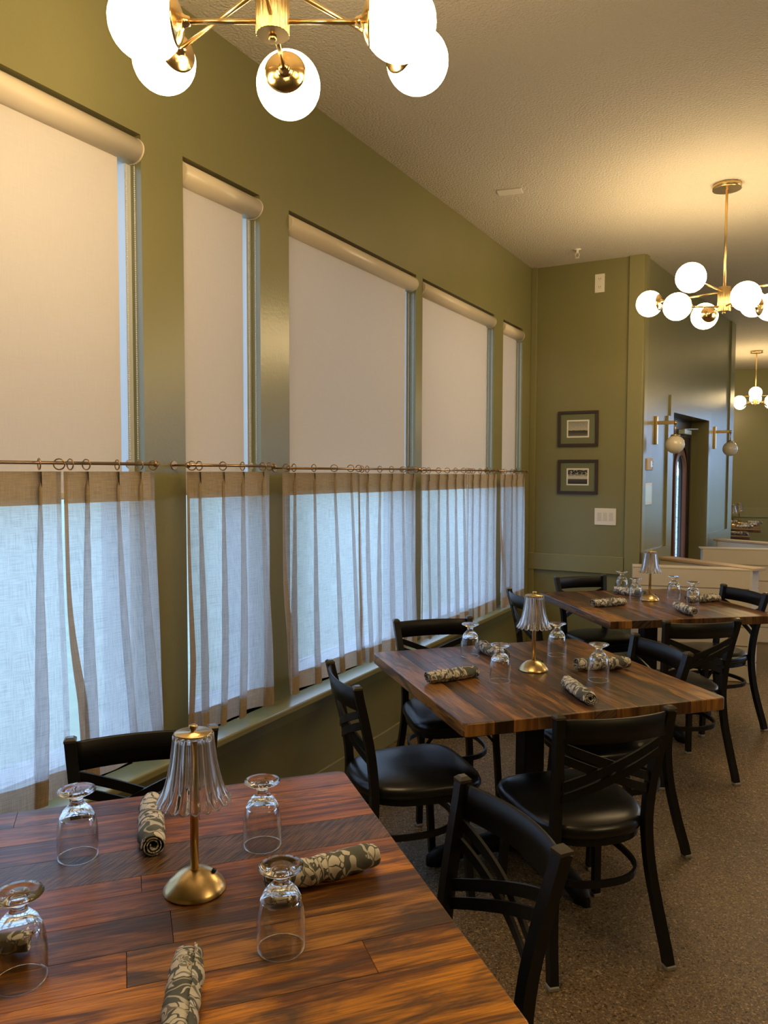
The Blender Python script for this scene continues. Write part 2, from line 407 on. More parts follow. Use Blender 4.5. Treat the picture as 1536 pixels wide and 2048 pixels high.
# inner end of the dining bay beyond the door wall
b = MB(); m = MW; b.box((WEND - .0, -.0, 0), (WEND + .05, .3, CEIL), MW)
b.box((WEND - .07, -.012, 0), (WEND + .05, .0, CEIL), MW); struct(b.build('trim_1', 'paint_trim'))
def seg_wall(m, a, b_, th, z0=0, z1=CEIL):
    a = Vector((*a, 0)); d = Vector((*b_, 0)) - a
    m.box((0, 0, z0), (d.length, th, z1), Matrix.Translation(a) @ Matrix.Rotation(atan2(d.y, d.x), 4, 'Z'))
b = MB(); seg_wall(b, (-.86, 9.95), (-1.40, 10.95), .06); struct(b.build('wall_side', 'paint'))
b = MB(); seg_wall(b, (-1.40, 10.93), (-1.46, 14.33), .06); struct(b.build('wall_alcove', 'paint'))

# sill, apron, baseboard
b = MB(); b.box((LX - .11, .4, WZ0 - .03), (-1.985, FARY, WZ0), bevel=.006); struct(b.build('trim_2', 'paint_trim'))
b = MB(); b.box((LX, -3, WZ0 - .115), (-2.075, FARY, WZ0 - .03)); struct(b.build('trim_3', 'paint_trim'))
b = MB(); b.box((LX, -3, 0), (-2.085, FARY, .1), bevel=.004); struct(b.build('baseboard_left', 'paint_trim'))
b = MB(); b.box((LX, FARY - .016, 0), (-1.28, FARY, .1), bevel=.004); struct(b.build('baseboard_far', 'paint_trim'))
# far wall: rail panel, corner boards
b = MB(); b.box((LX, FARY - .026, .755), (-1.29, FARY, .90), bevel=.004); struct(b.build('trim_4', 'paint_trim'))
b = MB(); b.box((-1.285, FARY - .024, 0), (-1.165, FARY, CEIL), bevel=.003); struct(b.build('trim_5', 'paint_trim'))
b = MB(); b.box((LX, FARY - .02, 0), (LX + .05, FARY, CEIL), bevel=.003); struct(b.build('trim_6', 'paint_trim'))
# back wall rail
b = MB(); m = Matrix.Translation((-.95, 14.41, 0)) @ Matrix.Rotation(radians(13), 4, 'Z')
b.box((-.55, -.02, .84), (1.9, 0, 1.01), m); struct(b.build('trim_7', 'paint_trim'))
# door wall trim: casing, rails and stiles
b = MB()
b.box((.80, -.016, 0), (.90, 0, 2.29), MW); b.box((2.28, -.016, 0), (2.38, 0, 2.14), MW); b.box((.90, -.016, DH), (2.38, 0, 2.24), MW)
struct(b.build('trim_8', 'paint_trim'))
b = MB()
b.box((.0, -.018, .80), (.80, 0, .945), MW); b.box((.0, -.018, 0), (.08, 0, CEIL), MW); b.box((2.38, -.018, .80), (3.43, 0, .945), MW)
b.box((.72, -.018, .945), (.80, 0, 2.1), MW); b.box((3.30, -.018, .945), (3.43, 0, CEIL), MW); struct(b.build('trim_9', 'paint_trim'))

# exterior
b = MB(); b.box((-400, -300, -.5), (400, 500, -.4)); g = struct(b.build('ground', 'ground'))

# windows
for i, (y0, y1) in enumerate(WIN):
    e = bpy.data.objects.new('window_%d' % (i + 1), None); C.objects.link(e); e['kind'] = 'structure'
    f = MB(); X0, X1 = -2.30, -2.152; t = .028
    z0 = WZ0
    f.box((X0, y0, z0), (X1, y0 + t, WZ1)); f.box((X0, y1 - t, z0), (X1, y1, WZ1))
    f.box((X0, y0 + t, z0), (X1, y1 - t, z0 + .07)); f.box((X0, y0 + t, WZ1 - t), (X1, y1 - t, WZ1))
    f.build('frame', 'window_frame', e)
    p = MB(); p.box((-2.272, y0 + t, z0 + .07), (-2.266, y1 - t, WZ1 - t)); p.build('pane', 'pane', e)

# ------------------------------------------------------------------ roller blinds
BL = ['wide roller blind, first and nearest of the five, half lowered over the wide window', 'narrow roller blind in the slim window beside the nearest wide one',
      'wide roller blind, middle one of the five, above the pair of curtains', 'roller blind on the fourth window counted from the table lamp side', 'small slim roller blind in the last window by the room corner']
for i, (y0, y1) in enumerate(WIN):
    t = thing('roller_blind', BL[i], 'blind', (LX, (y0 + y1) / 2, 0), 0, 'roller blinds on the windows')
    hw = (y1 - y0) / 2 - .004
    v = MB(); prof = []
    for k in range(13):
        a = -pi / 2 * .0 + (pi / 2) * k / 12
        prof.append((-.015 + .085 * cos(pi / 2 - a) ** .8 if k else -.015, 0))
    # rounded cassette profile in (x, z)
    ps = [(-.06, 2.780)] + [(-.022 + .040 * sin(pi * k / 14) ** .6, 2.780 - .088 * k / 14) for k in range(15)] + [(-.06, 2.692)]
    v.loft([[Vector((x, yy_, z)) for x, z in ps] for yy_ in (-hw, hw)], smooth=True)
    v.build('cassette', 'valance', t)
    for sgn in (-1, 1):
        c = MB(); ps2 = [(x * 1.04 + .001, (z - 2.736) * 1.03 + 2.736) for x, z in ps]
        c.loft([[Vector((x, sgn * hw + d, z)) for x, z in ps2] for d in (-.003, .003)], smooth=False); c.build('end_cap', 'valance', t)
    s = MB(); zs = [2.70, 2.2, 1.8, 1.53]; gap = .072
    L = -hw + .012; Rr = hw - gap
    s.loft([[Vector((-.035, L, z)), Vector((-.035, Rr, z))] for z in zs], closed=False, smooth=False, uvs=lambda i_, j_, L=L, Rr=Rr, zs=zs: ((L, Rr)[j_ % 2], zs[i_]))
    s.build('cloth', 'blind', t)
    r = MB(); r.box((-.041, L, 1.505), (-.029, Rr, 1.53), bevel=.003); r.build('bottom_bar', 'white_trim', t)
    k = MB(); k.lathe([(.021, 0), (.021, Rr - L + .02)], 20, (-.035, L, 2.715), Matrix.Rotation(-pi / 2, 3, 'X')); k.build('roller', 'white_trim', t)
    ch = MB()
    for dx, yoff in ((-.026, hw - .040), (-.006, hw - .022)):
        z = 2.67
        while z > 1.63:
            ch.lathe([(0, -.0026), (.0024, -.0013), (.0024, .0013), (0, .0026)], 5, (dx, yoff, z)); z -= .0068
        ch.tube([(dx, yoff, 2.68), (dx, yoff, 1.63)], .0006, 4)
    ch.build('bead_chain', 'bead', t)

# ------------------------------------------------------------------ cafe curtains
def curtain(ya, yb, zt, zb, pleats, label, seed, shear=0.0, rodx=-2.0, swing=0.0):
    rnd = random.Random(seed)
    t = thing('cafe_curtain', label, 'curtain', (-2.012, (ya + yb) / 2, 0), 0, 'sheer cafe curtains on the brass rods')
    w = yb - ya; nu = max(60, int(w * 150)); step = w / pleats
    pk = [-w / 2 + step * (k + .5) + rnd.uniform(-.12, .12) * step for k in range(pleats)]
    lean = [rnd.uniform(-.5, .5) for _ in pk]; wd = [rnd.uniform(.8, 1.25) for _ in pk]
    ph = rnd.uniform(0, 6)
    def pt(u, z):
        h = (zt - z) / (zt - zb)              # 0 top .. 1 hem
        hh = max(0, h - .1)
        s_ = -w / 2 + w * u; y = s_; x = 0
        for c, l, q in zip(pk, lean, wd):
            cc = c + l * .06 * hh; W = (.013 + .024 * min(1, hh * 1.6)) * q
            d = (s_ - cc) / W
            e = math.exp(-d * d)
            x += (.020 + .014 * hh) * e
            y += -W * 2.8 * d * e * (1 if h > .0 else 0)
        x += .010 * hh * sin(s_ * 2 * pi / step + ph) + .006 * sin(s_ * 37 + ph * 2 + 3 * h) * hh
        y += shear * h * (u - .0) + swing * h * h + .008 * sin(5 * h + ph) * h
        return Vector((x, y, z))
    zz = sorted({zt, zt - .05, zt - .10, zb, zb + .04, zb + .08} | {zb + .08 + (zt - .1 - zb - .08) * k / 18 for k in range(19)}, reverse=True)
    def part(name, z_hi, z_lo, mat, dx=0):
        zs = [z for z in zz if z_lo - 1e-6 <= z <= z_hi + 1e-6]
        m = MB()
        m.loft([[pt(j / nu, z) + Vector((dx, 0, 0)) for j in range(nu + 1)] for z in zs], closed=False, uvs=lambda i_, j_: (w * 1.4 * j_ / nu, zs[i_]))
        return m.build(name, mat, t, recalc=False)
    part('sheer_panel', zt - .1, zb + .08, 'sheer'); part('header_band', zt, zt - .1, 'sheer_band'); part('hem_band', zb + .08, zb, 'sheer_band')
    # side hem strips
    for u0 in (0, 1):
        m = MB(); zs = [z for z in zz if zb <= z <= zt]
        uu = (0, .014 / w) if u0 == 0 else (1 - .018 / w, 1)
        m.loft([[pt(u, z) + Vector((.0015, 0, 0)) for u in uu] for z in zs], closed=False, uvs=lambda i_, j_: (.02 * (j_ % 2), zs[i_])); m.build('side_hem', 'sheer_band' if u0 == 0 else 'sheer', t, recalc=False)
    for c in pk + [-w / 2 + .015, w / 2 - .015]:
        m = MB(); R = .0165
        tilt = rnd.uniform(-.5, .5)
        m.tube([Vector((R * cos(a), R * cos(a) * tilt, R * sin(a))) for a in [2 * pi * k / 18 for k in range(18)]], .0022, 6, closed=True)
        m.build('ring', 'rod', t, loc=(.012, c, zt + .022))
    return t
ZT = 1.597
curtain(.75, 1.60, ZT, .585, 5, 'sheer curtain at the near end of the first rod, cut by the photo edge', 1)
curtain(1.61, 1.985, ZT, .60, 3, 'sheer curtain covering the right side of the nearest wide window', 2, shear=.03, swing=.01)
curtain(2.15, 2.65, ZT, .60, 4, 'single sheer curtain on the short rod of the narrow second window', 3)
curtain(2.745, 3.40, ZT - .004, .60, 4, 'sheer curtain on the near half of the middle window, split beside it', 4, shear=.07)
curtain(3.40, 4.06, ZT - .008, .59, 5, 'sheer curtain on the far half of the middle window', 5)
curtain(4.135, 4.85, ZT - .012, .575, 5, 'sheer curtain on the near half of the fourth window', 6, shear=.03)
curtain(4.86, 5.42, ZT - .014, .57, 4, 'sheer curtain on the far half of the fourth window', 7)
curtain(5.50, 6.07, ZT - .016, .565, 4, 'last sheer curtain beside the room corner', 8)
RODS = [(.66, 1.985, 1.623, 'thin brass curtain rod across the nearest wide window'), (2.145, 2.665, 1.621, 'shortest brass curtain rod, on the narrow second window'),
        (2.775, 4.085, 1.613, 'brass curtain rod across the middle window'), (4.11, 5.44, 1.608, 'brass curtain rod across the fourth window'), (5.47, 6.09, 1.604, 'brass curtain rod on the window by the corner')]
for y0, y1, z, lab in RODS:
    t = thing('curtain_rod', lab, 'curtain rod', (-2.0, (y0 + y1) / 2, z), 0, 'brass rods of the cafe curtains')
    h = (y1 - y0) / 2; m = MB(); m.tube([(0, -h, 0), (0, h, 0)], .0055, 10); m.build('rod', 'rod', t)
    for s_ in (-1, 1):
        m = MB(); m.lathe([(0, -.012), (.007, -.009), (.011, -.002), (.011, .003), (.007, .010), (.005, .014), (.005, .02)], 14, (0, s_ * h, 0), Matrix.Rotation(s_ * pi / 2, 3, 'X')); m.build('finial', 'rod', t)
        m = MB(); m.tube([(-.1, s_ * (h - .03), 0), (0, s_ * (h - .03), 0)], .004, 8); m.lathe([(.016, 0), (.016, .004)], 14, (-.1, s_ * (h - .03), 0), Matrix.Rotation(pi / 2, 3, 'Y')); m.build('bracket', 'rod', t)

# ------------------------------------------------------------------ tables
def tabletop(S, planks, mat, parent, seed, T=.047):
    """planks run along local x; planks = list of (v0, v1, [(u0,u1,kind,tone)...])"""
    rnd = random.Random(seed); m = MB(); bm = m.bm; col = bm.loops.layers.float_color.new('plank')
    h = S / 2; rc = .022
    def clipcorner(x, y): return x, y
    for v0, v1, segs in planks:
        for u0, u1, kind, tone in segs:
            g = .0006; n0 = len(bm.faces)
            a, b_, c, d = u0 + g, u1 - g, v0 + g, v1 - g
            pts = []
            for (x, y) in ((a, c), (b_, c), (b_, d), (a, d)):
                cx, cy = abs(x) > h - .002, abs(y) > h - .002
                if cx and cy:
                    sx, sy = (1 if x > 0 else -1), (1 if y > 0 else -1)
                    arc = [(sx * (h - rc) + sx * rc * sin(k * pi / 8), sy * (h - rc) + sy * rc * cos(k * pi / 8)) for k in range(5)]
                    if sx * sy > 0: arc.reverse()
                    if (x, y) in ((a, c), (b_, d)):pass
                    pts += arc
                else: pts.append((x, y))
            # order check
            ar = sum(pts[i][0] * pts[(i + 1) % len(pts)][1] - pts[(i + 1) % len(pts)][0] * pts[i][1] for i in range(len(pts)))
            if ar < 0: pts.reverse()
            e = .0025
            cxm, cym = (a + b_) / 2, (c + d) / 2
            def ins(x, y, q):
                X = x; Y = y
                if abs(x) > h - rc - .001: X = x - math.copysign(q, x)
                if abs(y) > h - rc - .001: Y = y - math.copysign(q, y)
                return X, Y
            rings = []
            for q, z in ((e, -T), (0, -T + e), (0, -.004), (.0012, -.0012), (.004, 0)):
                rings.append([Vector((*ins(x, y, q), z)) for x, y in pts])
            R = m.loft(rings, smooth=False)
            ou, ov = rnd.uniform(0, 40), rnd.uniform(0, 40); pr = rnd.random()
            for f in list(bm.faces)[n0:]:
                nrm = f.normal
                f.normal_update(); nrm = f.normal
                for l in f.loops:
                    p = l.vert.co
                    if abs(nrm.z) > .5: q = (p.x + ou, p.y + ov)
                    elif abs(nrm.y) > abs(nrm.x): q = (p.x + ou, p.y + p.z + ov)
                    else: q = (p.z * .4 + ou, p.y * .3 + ov)
                    l[m.uv].uv = q; l[col] = (pr, kind, tone, 1)
    return m.build('tabletop', mat, parent)
def rand_planks(S, seed, widths=None):
    rnd = random.Random(seed); h = S / 2; v = -h; out = []
    while v < h - .02:
        w = rnd.choice((.07, .09, .115, .135)); v1 = min(v + w, h)
        if h - v1 < .05: v1 = h
        cut = rnd.uniform(-.35, .35)
        if rnd.random() < .5: segs = [(-h, cut, 0, rnd.random()), (cut, h, 0, rnd.random())]
        else: segs = [(-h, h, 1 if rnd.random() < .12 else 0, rnd.random())]
        out.append((v, v1, segs)); v = v1
    return out
def make_table(label, S, loc, rz, planks, mat, seed, group='square plank tables', base=True, legrot=0, foot=.46):
    t = thing('dining_table', label, 'table', (loc[0], loc[1], 0), rz, group)
    top = tabletop(S, planks, mat, t, seed); top.location = (0, 0, .76)
    if base:
        m = MB(); m.box((-.045, -.045, .06), (.045, .045, .70), bevel=.006); m.build('column', 'iron', t)
        m = MB(); m.box((-.24, -.03, .695), (.24, .03, .713)); m.box((-.03, -.24, .694), (.03, .24, .712)); m.build('top_bracket', 'iron', t)
        for k in range(4):
            a = legrot + k * pi / 2; c_, s_ = cos(a), sin(a)
            m = MB(); rings = []
            for i in range(12):
                u = i / 11; r = .02 + (foot - .02) * u
                zt_ = .105 - .045 * u ** 1.2 if u < .85 else .105 - .045 * .85 ** 1.2 - .028 * ((u - .85) / .15) ** 1.5
                w = .040 - .010 * u; w = w * (1 if u < .9 else (1 - ((u - .9) / .1) ** 2 * .7))
                zb_ = .012 + .02 * sin(pi * min(1, u / .85)) if u < .85 else .0
                x, y = r * c_, r * s_
                rings.append([Vector((x - s_ * q * w, y + c_ * q * w, z)) for q, z in ((-1, zb_), (1, zb_), (1, zt_ * .7 + .3 * zb_), (.55, zt_), (-.55, zt_), (-1, zt_ * .7 + .3 * zb_))])
            m.loft(rings, smooth=True); m.build('foot', 'iron', t)
    return t
S1 = 1.065; h1 = S1 / 2
# near table planks from the window-side edge (v = -h) towards the camera side
A = -h1
near_planks = []
def row(w, segs):
    global A
    near_planks.append((A, min(A + w, h1), segs)); A += w
row(.095, [(-h1, -.30, 0, .35), (-.30, h1, 0, .20)])
row(.095, [(-h1, .12, 0, .28), (.12, h1, 0, .42)])
row(.100, [(-h1, h1, 0, .30)])
row(.125, [(-h1, h1, 1, .5)])
row(.065, [(-h1, -.02, 0, .30), (-.02, h1, 0, .22)])
row(.085, [(-h1, .26, 0, .18), (.26, h1, 0, .55)])
row(.105, [(-h1, .03, 0, .05), (.03, h1, 0, .92)])
row(.100, [(-h1, -.05, 0, .5), (-.05, h1, 0, .88)])
row(.095, [(-h1, .35, 0, .62), (.35, h1, 0, .75)])
row(h1 - A, [(-h1, h1, 0, .7)])
# local +x = along the window-side edge away from the camera (48 deg), local -y... v grows towards the camera
T1C = (-1.085, 1.055); T1A_ = radians(47.5)
t1 = make_table('large orange-brown plank table closest to the camera, under the big chandelier', S1, T1C, T1A_, [(-v1, -v0, sg) for v0, v1, sg in near_planks], 'wood_near', 11)
T2C, T2A = (-.985, 3.085), radians(-44)
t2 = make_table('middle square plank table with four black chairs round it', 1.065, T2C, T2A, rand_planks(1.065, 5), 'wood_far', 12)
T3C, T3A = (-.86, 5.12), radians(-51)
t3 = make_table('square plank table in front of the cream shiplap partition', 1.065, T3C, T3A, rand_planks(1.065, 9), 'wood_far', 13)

# ------------------------------------------------------------------ chairs
def make_chair():
    t = thing('dining_chair', 'black metal cross-back chair', 'chair')
    def post_y(z):
        pts = [(0, -.012), (.15, .030), (.30, .060), (.45, .072), (.60, .056), (.75, .022), (.86, -.008)]
        for (a, ya), (b_, yb) in zip(pts, pts[1:]):
            if z <= b_ + 1e-9:
                u = (z - a) / (b_ - a); u = u
                return ya + (yb - ya) * u
        return pts[-1][1]
    def post_x(z):
        pts = [(-1, .207), (0, .207), (.15, .192), (.30, .173), (.45, .163), (.60, .167), (.75, .182), (.87, .197), (2, .197)]
        for (a, ya), (b_, yb) in zip(pts, pts[1:]):
            if z <= b_: return ya + (yb - ya) * (z - a) / (b_ - a)
    def px_(z): return (post_x(z - .04) + post_x(z) + post_x(z + .04)) / 3
    def smooth_y(z): return (post_y(max(0, z - .04)) + post_y(z) + post_y(min(.86, z + .04))) / 3
    for s_ in (-1, 1):
        m = MB(); path = [Vector((s_ * px_(z), smooth_y(z), z)) for z in [.012 + (.848 - .012) * k / 20 for k in range(21)]]
        m.sweep(path, rect(.030, .030), ref=(0, 1, 0), caps=True)
        top = path[-1]; q = .015
        leg = m.build('leg', 'black_metal', t); m = MB()
        m.loft([[top + Vector((x * k, y * k - .0, dz)) for x, y in ((-q, -q), (q, -q), (q, q), (-q, q))] for k, dz in ((1.08, -.001), (1.08, .006), (.6, .013))], smooth=False)
        m.build('cap', 'cap', leg)
        g = MB(); g.box((s_ * px_(0) - .0165, smooth_y(0) - .0165, 0), (s_ * px_(0) + .0165, smooth_y(0) + .0165, .014), bevel=.003); g.build('glide', 'glide', leg)
        m = MB(); f0, f1 = Vector((s_ * .196, .435, .012)), Vector((s_ * .178, .405, .425))
        m.sweep([f0, f1], rect(.026, .026), ref=(0, 1, 0)); leg = m.build('leg', 'black_metal', t)
        g = MB(); g.box((s_ * .196 - .015, .42, 0), (s_ * .196 + .015, .45, .014), bevel=.003); g.build('glide', 'glide', leg)
        m = MB(); m.sweep([(s_ * .183, .412, .33), (s_ * .181, .35, .405), (s_ * .181, .32, .42)], rect(.012, .012), ref=(1, 0, 0)); m.sweep([(s_ * .184, .413, .33), (s_ * .110, .413, .415)], rect(.012, .012), ref=(0, 1, 0)); m.build('brace', 'black_metal', t)
    def bow(x, d): return -d * max(0, 1 - (x / .190) ** 2)
    # crest rail
    m = MB(); rings = []
    for k in range(17):
        x = -.184 + .368 * k / 16; y = bow(x, .036)
        rings.append([Vector((x, y + smooth_y(.80) + dy, z)) for dy, z in ((-.007 + .004, .766), (.005 + .004, .766), (.005 - .008, .842), (.0 - .008, .846), (-.007 - .008, .842))])
    m.loft(rings, smooth=True); m.build('crest_rail', 'black_metal', t)
    # doubled cross slats
    for s_ in (-1, 1):
        for z0, z1 in ((.752, .615), (.710, .573)):
            m = MB(); rings = []
            for k in range(17):
                u = k / 16; z = z0 + (z1 - z0) * u; xa, xb = px_(z0) - .008, px_(z1) - .008; x = s_ * (-xa + (xa + xb) * u)
                y = smooth_y(z) + bow(x, .036) + (.006 if s_ > 0 else -.005)
                rings.append([Vector((x, y + dy, z + dz)) for dy, dz in ((-.004, -.0145), (.004, -.0145), (.004, .0145), (-.004, .0145))])
            m.loft(rings, smooth=False); m.build('cross_slat', 'black_metal', t)
    # seat
    def outline(k_, grow=0):
        out = []
        for i in range(44):
            a = 2 * pi * i / 44; ca, sa = cos(a), sin(a)
            n = 2.5 if sa < 0 else 4.2
            ex = 2 / n
            x = math.copysign(abs(ca) ** ex, ca); y = math.copysign(abs(sa) ** ex, sa)
            hw = .216 + .012 * y
            cy_ = .263; hy = .238
            out.append((x * (hw * k_ + grow), cy_ + y * (hy * k_ + grow)))
        return out
    m = MB(); rings = []
    for k_, z in ((.90, .430), (.97, .434), (1.0, .446), (1.0, .458), (.98, .469), (.93, .478), (.80, .487), (.55, .494), (.25, .497)):
        rings.append([Vector((x, y, z)) for x, y in outline(k_)])
    m.loft(rings, smooth=True); m.build('seat', 'vinyl', t)
    m = MB(); rings = [[Vector((x, y, z)) for x, y in outline(.94)] for z in (.408, .432)]; m.loft(rings, smooth=False); m.build('seat_frame', 'black_metal', t)
    # hoop stretcher
    m = MB(); path = []
    for i in range(40):
        a = 2 * pi * i / 40; path.append(Vector((.176 * math.copysign(abs(cos(a)) ** .8, cos(a)), .232 + .195 * math.copysign(abs(sin(a)) ** .8, sin(a)), .285)))
    m.sweep(path, [(-.005, -.011), (.005, -.011), (.005, .011), (-.005, .011)], closed=True, smooth=False); m.build('stretcher', 'black_metal', t)
    return t
CH = [((-1.632, 1.557), -45, 'black cross-back chair tucked behind the near table, backed by the first sheer curtain'),
      ((-.557, 1.585), -126.7, 'black cross-back chair at the aisle side of the near table, nearest the camera'),
      ((-1.475, 2.386), 46.8, 'black chair side-on between the near and middle tables, its wide seat pulled out'),
      ((-1.635, 3.51), -47.7, 'black chair between the middle table and the sill, back towards the curtains'),
      ((-.497, 2.414), 133, 'black chair with its back to the camera at the middle table'),
      ((-.535, 3.489), -136.8, 'black chair on the aisle side of the middle table, half hidden by the table corner'),
      ((-1.515, 4.53), 41, 'black chair seen edge-on behind the middle table lamp, near the last windows'),
      ((-1.395, 5.496), -44, 'black chair against the green corner wall below the picture frames'),
      ((-.434, 4.138), 127, 'black chair with its back to the camera at the far table'),
      ((-.322, 5.390), -136.9, 'black chair at the far table in front of the cream partition')]
chair0 = make_chair()
for i, ((x, y), d, lab) in enumerate(CH):
    a = radians(d) - pi / 2
    place(chair0, i > 0, (x, y, 0), a, lab, 'black cross-back dining chairs')

# ------------------------------------------------------------------ table lamps
TZ = .7602
def make_lamp():
    t = thing('table_lamp', 'brass table lamp', 'lamp')
    m = MB(); m.lathe([(.0600, 0), (.0620, .002), (.0620, .004), (.058, .011), (.047, .024), (.033, .035), (.018, .041), (.010, .043)], 48); m.build('base', 'brass', t)
    m = MB(); m.lathe([(.0083, .040), (.0083, .312)], 24); m.build('pole', 'brass', t)
    NL = 20
    inner_r = [None]
    def mod_o(r, z, a):
        k = abs(sin(a * NL / 2)); low = max(0, (.20 - z) / .04)
        if inner_r[0] is not None and r < inner_r[0](z): return r * .985, z - (.006 * k - .003) * min(1, max(0, (.204 - z) / .02))
        return r * (.975 + .075 * k), z - (.006 * k - .003) * min(1, max(0, (.204 - z) / .02))
    def mod_i(r, z, a): return mod_o(r, z, a)
    prof = [(.0372, .312), (.0385, .308), (.0395, .295), (.0415, .275), (.0445, .25), (.0485, .225), (.054, .20), (.061, .18), (.0700, .1660), (.0712, .1645), (.0712, .1630)]
    prof = [(r, .317 - (.309 - z) * .911) for r, z in prof]
    inner_r[0] = lambda z: next((a[0] + (b_[0] - a[0]) * (z - a[1]) / (b_[1] - a[1]) for a, b_ in zip(prof, prof[1:]) if b_[1] - 1e-4 <= z <= a[1]), .03) - .0012
    inner = [(r - .0026, z + .0002) for r, z in reversed(prof[1:])] + [(.035, .316)]
    m = MB(); m.lathe(prof + inner, NL * 8, closed_prof=True, mod=mod_o); m.build('lamp_shade', 'shade_glass', t)
    m = MB(); m.lathe([(.0365, .317), (.0365, .3205), (.035, .3215), (.006, .3218), (.006, .328), (.0085, .329), (.0085, .3345), (.006, .336), (0, .336)], 36); m.build('top_plate', 'brass', t)
    m = MB(); a = radians(28.7 + 10); p = Vector((.036 * cos(a), .036 * sin(a), .0315)); m.lathe([(.0045, 0), (.0045, .006), (.003, .008)], 14, p, Matrix.Rotation(.55, 3, Vector((-sin(a), cos(a), 0)))); m.build('switch', 'slot', t)
    return t
lamp0 = make_lamp()
for i, (x, y, lab) in enumerate([(-1.053, 1.136, 'brass lamp with clear fluted shade standing on the near table'), (-.987, 3.129, 'brass lamp with clear fluted shade standing on the middle table'),
        (-.873, 5.239, 'brass lamp with fluted shade on the table before the cream partition'), (-.985, 13.40, 'small fluted lamp seen far off in the back room, lower of the two'), (-.94, 14.05, 'small fluted lamp far off in the back room, nearer the rear wall')]):
    place(lamp0, i > 0, (x, y, TZ), 0, lab, 'brass table lamps with fluted shades')

# ------------------------------------------------------------------ goblets, turned over
def make_goblet():
    t = thing('goblet', 'upturned goblet', 'glass')
    K = 1.17
    sc = lambda pts: [(r, z * K) for r, z in pts]
    outer = sc([(.0415, .0), (.0425, .0012), (.0422, .004), (.0430, .02), (.0432, .04), (.0412, .060), (.0362, .077), (.029, .089), (.0205, .0965), (.0150, .101)])
    inner = sc([(.013, .0895), (.0250, .084), (.0342, .073), (.0396, .058), (.0417, .04), (.0415, .02), (.0406, .004), (.0398, .0012), (.0402, .0)])
    m = MB(); m.lathe(outer + sc([(.0128, .104), (.0128, .110), (.0170, .1145), (.027, .1185), (.0385, .1235), (.0400, .1255), (.0388, .127), (.028, .1275), (.020, .1265), (.014, .1272), (.008, .1275), (0, .1275)]), 48)
    # inner wall
    bm = m.bm
    m.lathe(sc([(0, .0902), (.007, .0902)]) + inner, 48)
    rim = [v for v in bm.verts if abs(v.co.z) < 1e-6]
    # join rims: remove the two cap faces and bridge
    caps = [f for f in bm.faces if len(f.verts) == 48]
    for f in caps: bm.faces.remove(f)
    m.lathe([(.0402, 0), (.0415, 0)], 48)
    caps = [f for f in bm.faces if len(f.verts) == 48]
    for f in caps: bm.faces.remove(f)
    for f in bm.faces: f.material_index = 1 if (.0026 < f.calc_center_median().z < .086) else 0
    m.build('bowl', ['glass', 'thin_glass'], t)
    return t
gob0 = make_goblet()
GOB = [(-1.368, 1.113, 'upturned goblet on the near table, standing in front of the chair back'), (-1.047, 1.348, 'upturned goblet on the near table, behind the lamp to its window-corner side'),
       (-.788, 1.066, 'upturned goblet on the near table, in front of a rolled napkin'), (-1.113, .787, 'upturned goblet on the near table, cut off by the photo edge'),
       (-1.317, 3.228, 'upturned goblet on the middle table, overlapping the chair by the sill'), (-1.052, 2.897, 'upturned goblet on the middle table, between a napkin and the lamp base'),
       (-.976, 3.442, 'upturned goblet on the middle table, behind the lamp shade edge'), (-.709, 3.106, 'upturned goblet on the middle table, in front of the napkin on the aisle side'),
       (-1.1, 5.47, 'upturned goblet on the far table, in front of the green wall post'), (-.948, 5.158, 'upturned goblet on the far table, close beside the lamp base'),
       (-.744, 5.381, 'upturned goblet on the far table, taller looking one before the cream boards'), (-.600, 5.165, 'upturned goblet on the far table, nearest the aisle'),
       (-.935, 11.45, 'goblet on the small back room table beside the door wall edge')]
for i, (x, y, lab) in enumerate(GOB): place(gob0, i > 0, (x, y, TZ), 0, lab, 'upturned clear goblets')

# ------------------------------------------------------------------ rolled napkins
def napkin_mesh(seed):
    rnd = random.Random(seed); L = .235; nl = 46; turns = 3.1; ns = 110; m = MB()
    ph = [rnd.uniform(0, 6) for _ in range(6)]
    def pt(u, s, th):
        ang = 2 * pi * turns * s + ph[5]
        r = .007 + (.0285 - .007) * s ** .9
        x = -L / 2 + L * u
        taper = 1 - .16 * abs(2 * u - 1) ** 4
        wr = .0016 * sin(9 * u * pi + ang + ph[0]) + .0012 * sin(21 * u + 2 * ang + ph[1]) + .0009 * sin(47 * u - 3 * ang + ph[2])
        hel = .0026 / (1 + math.exp(-60 * (((ang / (2 * pi) + u * 1.1 + ph[3]) % 1) - .5)))
        rr = (r + (wr + hel) * s * s) * taper + th
        xo = .010 * (1 - s) * (1 if u > .5 else -1) * abs(2 * u - 1) * (rnd0 - .3) + .004 * sin(ang + ph[4]) * abs(2 * u - 1) ** 3
        y = rr * cos(ang); z = rr * sin(ang) * .93
        return Vector((x + xo, y, z))
    rnd0 = rnd.uniform(-.4, .4)
    outer = [[pt(i / nl, j / ns, 0) for j in range(ns + 1)] for i in range(nl + 1)]
    zmin = min(p.z for r in outer for p in r)
    for r in outer:
        for p in r:
            if p.z < zmin + .004: p.z = zmin + .004 - (zmin + .004 - p.z) * .2
    zmin = min(p.z for r in outer for p in r)
    for r in outer:
        for p in r: p.z -= zmin
    m.loft(outer, closed=False, uvs=lambda i_, j_: (L * i_ / nl, j_ / ns * .36))
    o = m.build('napkin_roll', 'napkin', None, recalc=False)
    sm = o.modifiers.new('thick', 'SOLIDIFY'); sm.thickness = .0022; sm.offset = 0
    tag(o, 'rolled napkin', 'napkin'); return o
naps = [napkin_mesh(k) for k in (1, 2, 3)]
used = set()
